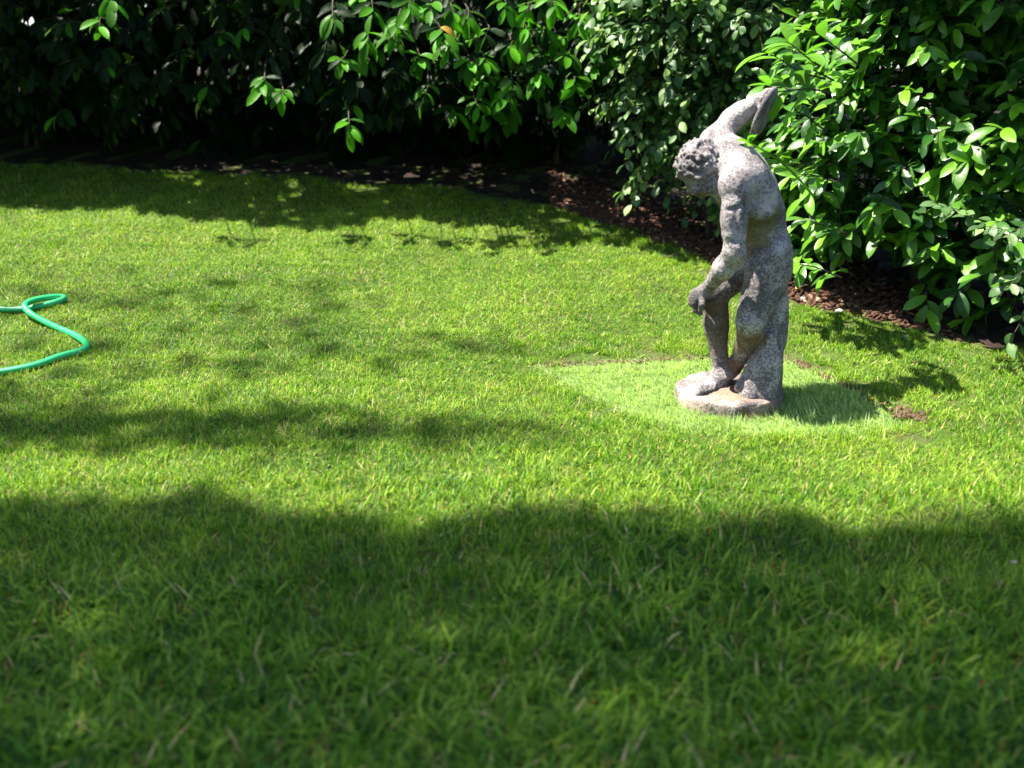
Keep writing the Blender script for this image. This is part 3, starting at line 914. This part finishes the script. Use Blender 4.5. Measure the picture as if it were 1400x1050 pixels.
# the small-leaved shrub behind the statue
ms = Plant(45, small)
for i in range(680):
    v = unit(ms.rg.normal(0, 1, 3)) * ms.rg.random() ** .4
    pos = np.array((.98, 4.66, 1.38)) + v * np.array((.48, .32, .80))
    d = v * np.array((1, 1, .3)) + np.array((-.35, -.35, -.15)) + ms.rg.normal(0, .35, 3)
    ms.spray(pos, d, ms.rg.uniform(.16, .34), int(ms.rg.integers(7, 13)), .062, droop=.6, spread=1.0, hang=.25, kinds=(0, 3),
             tipkinds=(1, 4) if ms.rg.random() < .5 else None, rad=.0022)
for (x0, y0, x1, y1, Y) in ((960, 120, 905, 200, 4.55), (925, 165, 880, 235, 4.5), (905, 200, 848, 262, 4.45), (915, 60, 830, 40, 4.5), (940, 70, 850, 10, 4.5),
                            (960, 170, 930, 215, 4.5), (1000, 240, 972, 290, 4.5), (990, 230, 985, 275, 4.55), (930, 100, 870, 130, 4.5), (940, 40, 858, 62, 4.45)):
    for q in range(3):
        a, b = at(x0 + ms.rg.normal(0, 9), y0 + ms.rg.normal(0, 9), Y + .1), at(x1 + ms.rg.normal(0, 8), y1 + ms.rg.normal(0, 8), Y)
        ms.spray(a, b - a, float(np.linalg.norm(b - a)), 12, .064, droop=.3, spread=.9, hang=.25, kinds=(1, 4), rad=.0025)
gb = (1.12, 4.95)
for (tx, ty, r) in ((1010, -60, .020), (1030, -40, .016), (985, -60, .014), (1045, -20, .012), (1060, 20, .011), (960, 20, .010)):
    ms.trunk((gb[0] + ms.rg.normal(0, .10), gb[1] + ms.rg.normal(0, .08), float(height(*gb)) - .05), at(tx, ty, 4.75), r, r * .6, .02)
ms.trunk((.98, 4.62, float(height(.98, 4.62)) - .05), at(982, 230, 4.62), .018, .012, .008)
ms.trunk(at(955, 172, 4.7), at(1050, 60, 4.5), .007, .004, .005)
ms.build('small_leaved_shrub', 'loose shrub with small oval leaves and thin bare stems behind the statue', 'shrub', (*gb, float(height(*gb))), M_small, M_bark)

# the rounded-leaf sprigs at the foot of the laurel, at the photograph's right edge
sg = Plant(57, small)
for (x0, y0, x1, y1, Y) in ((1330, 300, 1290, 285, 3.2), (1350, 310, 1318, 280, 3.2), (1400, 330, 1360, 300, 3.1), (1420, 300, 1380, 320, 3.1), (1420, 350, 1375, 390, 3.05), (1430, 420, 1385, 380, 3.05), (1425, 390, 1390, 440, 3.05)):
    a, b = at(x0, y0, Y + .1), at(x1, y1, Y)
    sg.spray(a, b - a, float(np.linalg.norm(b - a)) + .08, 7, .060, droop=.3, spread=.9, hang=.2, kinds=(0, 3), rad=.0025)
gs = (2.12, 3.62)
for (tx, ty) in ((1340, 305), (1405, 330), (1420, 400), (1425, 300)):
    sg.trunk((*gs, float(height(*gs)) - .04), at(tx, ty, 3.25), .007, .004, .015)
sg.build('round_leaved_shrub', 'slender sprigs with rounded grey-green leaves at the right edge', 'shrub', (*gs, float(height(*gs))), M_small, M_bark)
# ------------------------------------------------------------------ the statue's stone
jl = lambda px, py, w=0.0: J(px, py, w) - SBASE
M_stone = stone_material('weathered_stone', [
    (jl(1030, 318, -.05), .075, (.19, .16, .060), .85),        # ochre under the ribs
    (jl(1055, 297, -.08), .05, (.11, .095, .035), .8),
    (jl(957, 258, -.02), .045, (.14, .12, .05), .8),         # face
    (jl(980, 425, .02), .075, (.060, .045, .030), .85),       # shin
    (jl(983, 470, .02), .07, (.085, .062, .045), .7),
    (jl(1022, 462, -.06), .06, (.11, .065, .022), .9),        # trailing leg
    (jl(1006, 498, .02), .05, (.16, .075, .025), .85),
    (jl(955, 418, -.03), .035, (.10, .065, .03), .6)],
    (.310, .284, .275), (.200, .177, .178), .44)
M_base = stone_material('base_stone', [
    (jl(1008, 542, -.06), .15, (.20, .125, .080), .85), (jl(960, 552, -.1), .07, (.27, .21, .17), .6),
    (jl(1020, 566, -.17), .035, (.14, .06, .015), .95), (jl(1045, 555, -.1), .05, (.20, .11, .06), .7)],
    (.37, .310, .280), (.28, .225, .198), .22)
M_discus_shaded = stone_material('discus_stone_shaded', [], (.155, .145, .145), (.105, .096, .100), .4)  # statue stone darkened: shade on the discus face is in the colour
build_statue(M_stone, M_base, M_discus_shaded)

# ------------------------------------------------------------------ the hose
M_hose = plain_material('green_rubber', (.012, .36, .11), .40, .5, .30, 35)
path = [(-90, 414, .02), (-40, 420, .012), (0, 423, .012), (25, 423.5, .012), (45, 421, .012), (70, 415, .013), (86, 410, .014), (90, 406.5, .016), (80, 405, .022),
        (55, 408, .034), (38, 413, .042), (32, 418, .042), (38, 427, .032), (55, 437, .020), (78, 448, .014), (100, 457, .012), (114, 465, .012), (121, 473, .012), (114, 479, .012),
        (98, 483, .012), (78, 488, .013), (58, 497, .012), (30, 504, .012), (0, 509, .012), (-50, 517, .012), (-120, 527, .012)]
pts = []
for (x, y, z) in path:
    g = ground_at(x, y)
    d = ray(x, y); dz = z + .002
    g = g - d * (dz / (-d[2] + .1)); pts.append(g)
cu = bpy.data.curves.new('garden_hose', 'CURVE'); cu.dimensions = '3D'
sp = cu.splines.new('NURBS'); sp.points.add(len(pts) - 1)
for q, p in zip(sp.points, pts): q.co = (*p, 1)
sp.use_endpoint_u = True; sp.order_u = 4; sp.resolution_u = 8
cu.bevel_depth = .0128; cu.bevel_resolution = 4
tmp = bpy.data.objects.new('hose_curve', cu); COL.objects.link(tmp)
bpy.context.view_layer.update()
me = bpy.data.meshes.new_from_object(tmp.evaluated_get(bpy.context.evaluated_depsgraph_get()))
bpy.data.objects.remove(tmp)
me.materials.clear(); me.materials.append(M_hose); me.polygons.foreach_set('use_smooth', np.ones(len(me.polygons), bool))
ho = link(bpy.data.objects.new('garden_hose', me))
tag(ho, 'bright green garden hose looped on the lawn at the left edge', 'hose')

# ------------------------------------------------------------------ bark mulch, dry leaves and stones in the bed
rg = np.random.default_rng(71)
CH, CF, CT = [], [], []
for i in range(5200):
    x = rg.uniform(.22, 1.75) if i % 3 else rg.uniform(.3, 1.4)
    y = float(edge_y(x)) + .0 + abs(rg.normal(0, .32))
    z = float(height(x, y)) + rg.uniform(-.012, .006)
    L, W, Hh = rg.uniform(.006, .028), rg.uniform(.003, .009), rg.uniform(.002, .005)
    an, ti = rg.uniform(0, 6.28), rg.normal(0, .35)
    ax = np.array((math.cos(an) * math.cos(ti), math.sin(an) * math.cos(ti), math.sin(ti))); sd = unit(np.cross((0, 0, 1), ax)); up = np.cross(ax, sd)
    c = np.array((x, y, z)); b = len(CH)
    for sx in (-1, 1):
        for sy in (-1, 1):
            for sz_ in (-1, 1):
                CH.append(c + ax * L * sx * (1 if sy > 0 else .8) + sd * W * sy + up * Hh * sz_)
    CF += [(b, b + 1, b + 3, b + 2), (b + 4, b + 6, b + 7, b + 5), (b, b + 4, b + 5, b + 1), (b + 2, b + 3, b + 7, b + 6), (b, b + 2, b + 6, b + 4), (b + 1, b + 5, b + 7, b + 3)]
    CT += [rg.random()] * 8
def litter_material(name, a, b, c):
    t = NT(name)
    tint = t.n('Attribute', attribute_name='tint', attribute_type='GEOMETRY').outputs['Fac']
    n = t.noise(t.n('NewGeometry').outputs['Position'], 120, 3)
    col = t.mix(t.ramp(tint, 0, .9), a, b); col = t.mix(t.ramp(tint, .93, .99), col, c)
    col = t.mix(t.ramp(n, .35, .65, 0, .5), col, t.mix(.6, col, (.01, .008, .006)))
    return t.surf(t.n('BsdfPrincipled', {'Base Color': col, 'Roughness': .85, 'Specular IOR Level': .2}).outputs[0])
mu = mesh_obj('bark_mulch', CH, CF, litter_material('bark_chips', (.034, .016, .010), (.100, .046, .027), (.30, .22, .15)), smooth=False)
a = mu.data.attributes.new('tint', 'FLOAT', 'POINT'); a.data.foreach_set('value', np.array(CT, np.float32))
tag(mu, kind='stuff')
# bare earth along the cut edge of the new turf
CH, CF = [], []
for i in range(740):
    e = int(rg.integers(1, 5)); t = rg.random()
    if i > 620: e, t = 4, 1 - abs(rg.normal(0, .10))
    p = PATCH[e - 1] * (1 - t) + PATCH[e] * t + rg.normal(0, .010 if i < 620 else .024, 2)
    r = rg.uniform(.004, .012); c = np.array((*p, float(height(*p)) - .004 + (.010 if i > 620 else 0))); b = len(CH)
    o8 = rg.normal(0, .25, (6, 3)) * r
    for q, v in enumerate(((1, 0, 0), (-1, 0, 0), (0, 1, 0), (0, -1, 0), (0, 0, .7), (0, 0, -.7))):
        CH.append(c + np.array(v) * r + o8[q])
    for (u_, v_) in ((0, 2), (2, 1), (1, 3), (3, 0)):
        CF += [(b + u_, b + v_, b + 4), (b + v_, b + u_, b + 5)]
M_earth = ground_material('bare_earth', (.070, .042, .026), (.110, .066, .040), (.055, .034, .022), 60, .01)
tag(mesh_obj('loose_earth', CH, CF, M_earth), kind='stuff')

M_dry = plain_material('dry_leaf', (.46, .29, .10), .7, .3, .5, 60)
M_pale = plain_material('pale_dry_leaf', (.42, .34, .24), .7, .3, .5, 60)
def dry_leaf(px, py, length, az, mat, label, dz=.016):
    V, T, _ = leaf_shape(.55, 1.1, .5, 0, .05)
    p = ground_at(px, py); p[2] += dz
    c, s = math.cos(az), math.sin(az)
    V = V * length; V = np.stack((V[:, 0] * c - V[:, 1] * s, V[:, 0] * s + V[:, 1] * c, V[:, 2] + length * .2), -1)
    o = mesh_obj('fallen_leaf', V, T, mat); o.location = p
    o.modifiers.new('thickness', 'SOLIDIFY').thickness = .0012
    return tag(o, label, 'leaf', 'dry leaves lying on the soil')
dry_leaf(950, 346, .036, .3, M_dry, 'yellow dry leaf on the bark mulch left of the statue\'s arm')
dry_leaf(905, 300, .030, 1.0, M_dry, 'small brown dry leaf on mulch under the small-leaved shrub')
dry_leaf(1088, 403, .050, .9, M_dry, 'curled ochre dry leaf beside the stump at the laurel bush')
dry_leaf(1104, 398, .045, 2.4, M_pale, 'pale curled dry leaf at the foot of the laurel bush')
dry_leaf(790, 288, .035, 2.9, M_pale, 'pale dry leaf on the shaded mulch near the lawn edge')
M_petal = plain_material('petal', (.62, .45, .44), .5, .3, .2, 80)
o = dry_leaf(1383, 788, .022, 1.2, M_petal, 'pale pink petal caught in the grass at the right edge', .03)
o.name = 'fallen_petal'; o['category'] = 'petal'; del o['group']
M_rock = stone_material('pebble', [], (.42, .36, .32), (.32, .27, .23), .1)
def pebble(px, py, r, label):
    bm = bmesh.new(); bmesh.ops.create_icosphere(bm, subdivisions=2, radius=r)
    q = random.Random(int(px))
    for v in bm.verts:
        v.co *= 1 + q.uniform(-.14, .14); v.co.z *= .65
    me = bpy.data.meshes.new('pebble'); bm.to_mesh(me); bm.free()
    me.polygons.foreach_set('use_smooth', np.ones(len(me.polygons), bool)); me.materials.append(M_rock)
    o = link(bpy.data.objects.new('pebble', me)); p = ground_at(px, py); o.location = (p[0], p[1], p[2] + r * .35)
    return tag(o, label, 'stone', 'pebbles lying on the soil')
pebble(1147, 428, .018, 'pale pebble on the soil right of the statue under the laurel')
pebble(1098, 410, .013, 'small pebble on the soil strip just right of the stump')
pebble(898, 326, .008, 'tiny white pebble on the mulch strip behind the lawn')
pebble(1238, 462, .012, 'grey pebble at the lawn edge under the dark laurel')

# ------------------------------------------------------------------ the tree beside the lawn that shades its near end
M_oak = leaf_material('tree_leaf', (.025, .060, .014), (.050, .110, .022), (.09, .17, .03), .45, .35)
tr = np.random.default_rng(91)
tb = np.array((-5.6, -1.2, float(height(-5.6, -1.2))))
troot = tag(empty('shade_tree', tb), 'broad leafy tree beside the lawn shading its near end', 'tree')
sh = lambda sx, sy, h: np.array((sx, sy, 0.0)) + np.array(TO_SUN) * (h / TO_SUN.z)
lobes = []
CROWN_N = 19500
cxs = tr.uniform(-4.2, 3.4, CROWN_N); rim = 2.03 + .02 * np.sin(cxs * 2.3) + .02 * np.sin(cxs * 5.9) + .02 * np.sin(cxs * 13) + .12 / (1 + np.exp((cxs + .6) * 6))
cys = .15 + (rim - .15) * tr.random(CROWN_N)
leaf_pts = np.stack((cxs, cys, np.zeros(CROWN_N)), -1) + np.array(TO_SUN) * (tr.uniform(9.0, 10.4, CROWN_N) / TO_SUN.z)[:, None]
for i in range(8):
    lobes.append((sh(-3.6 + i * .95, 1.2, 9.8), (.3, .3, .2), 20))
for (x, y, rx, ry, n) in ((-2.3, 2.72, .5, .22, 200), (-1.7, 2.66, .55, .22, 190), (-1.1, 2.64, .55, .20, 150), (-.55, 2.62, .5, .16, 70), (.0, 2.58, .4, .09, 30),
                          (-2.0, 3.45, .8, .22, 45), (-1.3, 3.2, .9, .24, 45), (-.6, 3.4, .8, .24, 35), (-2.2, 3.0, .6, .2, 60), (-2.9, 4.35, .5, .22, 220), (-1.0, 3.8, .7, .28, 40), (-1.9, 3.9, .6, .28, 40)):
    lobes.append((sh(x, y, 9.4), (rx, ry, .12), n))
V0, T0, _ = leaf_shape(.6, .5, .2, .4, segs=4)
def crown_leaves(lobes, origin, len_rng, extra=None):
    """leaves spread through the lobes of a crown, as one mesh"""
    C = np.concatenate([np.tile(c, (n, 1)) for c, r, n in lobes]); R_ = np.concatenate([np.tile(r, (n, 1)) for c, r, n in lobes]); m = len(C)
    nrm_ = lambda v: v / np.linalg.norm(v, axis=1, keepdims=True)
    p = C + nrm_(tr.normal(0, 1, (m, 3))) * tr.random((m, 1)) ** .38 * R_
    if extra is not None:
        p = np.concatenate((p, extra)); m = len(p)
    ax = nrm_(tr.normal(0, 1, (m, 3)) + (0, 0, -.3)); nn = nrm_(np.cross(ax, tr.normal(0, 1, (m, 3)))); nn *= np.sign(nn[:, 2:] + .3)
    sd = np.cross(nn, ax); L = tr.uniform(*len_rng, (m, 1, 1))
    V = (p - origin)[:, None] + L * (V0[None, :, :1] * ax[:, None] + V0[None, :, 1:2] * sd[:, None] + V0[None, :, 2:] * nn[:, None])
    T = (T0[None] + (np.arange(m) * len(V0))[:, None, None]).reshape(-1, 3)
    return V.reshape(-1, 3), T, np.repeat(tr.random(m), len(V0))
VV, TT, TN = crown_leaves(lobes, tb, (.09, .14), leaf_pts)
cr = mesh_obj('crown', VV, TT, M_oak, troot); tag(cr, kind='stuff')
a = cr.data.attributes.new('tint', 'FLOAT', 'POINT'); a.data.foreach_set('value', np.array(TN, np.float32))
wood = Plant(5, laurel)
wood.trunk(tb - np.array((0, 0, .1)), tb + np.array((-.5, .3, 6.0)), .17, .12, .03, 7)
fork = tb + np.array((-.5, .3, 6.0))
for (c, r, n) in lobes[:8] + lobes[8::3]:
    wood.trunk(fork, c, .045, .010, .06, 6)
def wood_mesh(plant, origin, root):
    SV, SF, off = [], [], 0
    for (p, q, ra, rb_) in plant.stems:
        d = unit(q - p); e1 = unit(cross(d, (.3, .2, .93))); e2 = cross(d, e1)
        for c, r in ((p, ra), (q, rb_)):
            for j in range(8):
                an = 2 * math.pi * j / 8; SV.append(c - origin + r * (e1 * math.cos(an) + e2 * math.sin(an)))
        SF += [(off + j, off + (j + 1) % 8, off + 8 + (j + 1) % 8, off + 8 + j) for j in range(8)]; off += 16
    mesh_obj('trunk', SV, SF, M_bark, root)
wood_mesh(wood, tb, troot)

# the taller tree behind the left half of the hedge, whose crown keeps that half dark
hb = np.array((-4.6, 7.0, float(height(-4.6, 7.0))))
hroot = tag(empty('boundary_tree', hb), 'dark spreading tree overhanging the left half of the laurel hedge', 'tree')
lobes2 = []
for i in range(44):
    lobes2.append((np.array((tr.uniform(-7.6, -3.9), tr.uniform(5.7, 7.6), tr.uniform(3.0, 4.8))), np.array((.7, .6, .45)), 330))
VV, TT, TN = crown_leaves(lobes2, hb, (.12, .18))
cr = mesh_obj('crown', VV, TT, M_oak, hroot); tag(cr, kind='stuff')
a = cr.data.attributes.new('tint', 'FLOAT', 'POINT'); a.data.foreach_set('value', np.array(TN, np.float32))
wood = Plant(6, laurel)
wood.trunk(hb - np.array((0, 0, .1)), hb + np.array((.1, -.1, 2.6)), .16, .11, .03, 7)
for (c, r, n) in lobes2[::3]:
    wood.trunk(hb + np.array((.1, -.1, 2.6)), c, .05, .010, .06, 6)
wood_mesh(wood, hb, hroot)

# unseen thicket added on the left to keep sky light off the hedge
lb = np.array((-7.0, 3.2, float(height(-7.0, 3.2))))
lroot = tag(empty('side_sky_blocker', lb), 'leafy thicket added out of view on the left to block sky light', 'bush')
lobes3 = [(np.array((tr.uniform(-8.2, -6.0), tr.uniform(.2, 6.5), tr.uniform(.7, 4.6))), np.array((.75, .75, .6)), 260) for i in range(48)]
VV, TT, TN = crown_leaves(lobes3, lb, (.14, .22))
cr = mesh_obj('crown', VV, TT, M_oak, lroot); tag(cr, kind='stuff')
a = cr.data.attributes.new('tint', 'FLOAT', 'POINT'); a.data.foreach_set('value', np.array(TN, np.float32))
wood = Plant(8, laurel)
for (c, r, n) in lobes3[::4]:
    wood.trunk((c[0], c[1], float(height(c[0], c[1])) - .1), c, .05, .02, .05, 6)
wood_mesh(wood, lb, lroot)

# leafy mass added behind the camera to cut low sky light on the hedge
kb = np.array((0.0, -8.4, float(height(0.0, -8.4))))
kroot = tag(empty('rear_sky_blocker', kb), 'leafy thicket added out of view at the rear to block sky light', 'bush')
lobes4 = [(np.array((tr.uniform(-8.5, 8.0), tr.uniform(-9.4, -7.6), tr.uniform(.5, 4.6))), np.array((.9, .75, .7)), 230) for i in range(75)]
VV, TT, TN = crown_leaves(lobes4, kb, (.16, .26))
cr = mesh_obj('crown', VV, TT, M_oak, kroot); tag(cr, kind='stuff')
a = cr.data.attributes.new('tint', 'FLOAT', 'POINT'); a.data.foreach_set('value', np.array(TN, np.float32))
wood = Plant(9, laurel)
for (c, r, n) in lobes4[::5]:
    wood.trunk((c[0], c[1], float(height(c[0], c[1])) - .1), c, .06, .02, .05, 6)
wood_mesh(wood, kb, kroot)
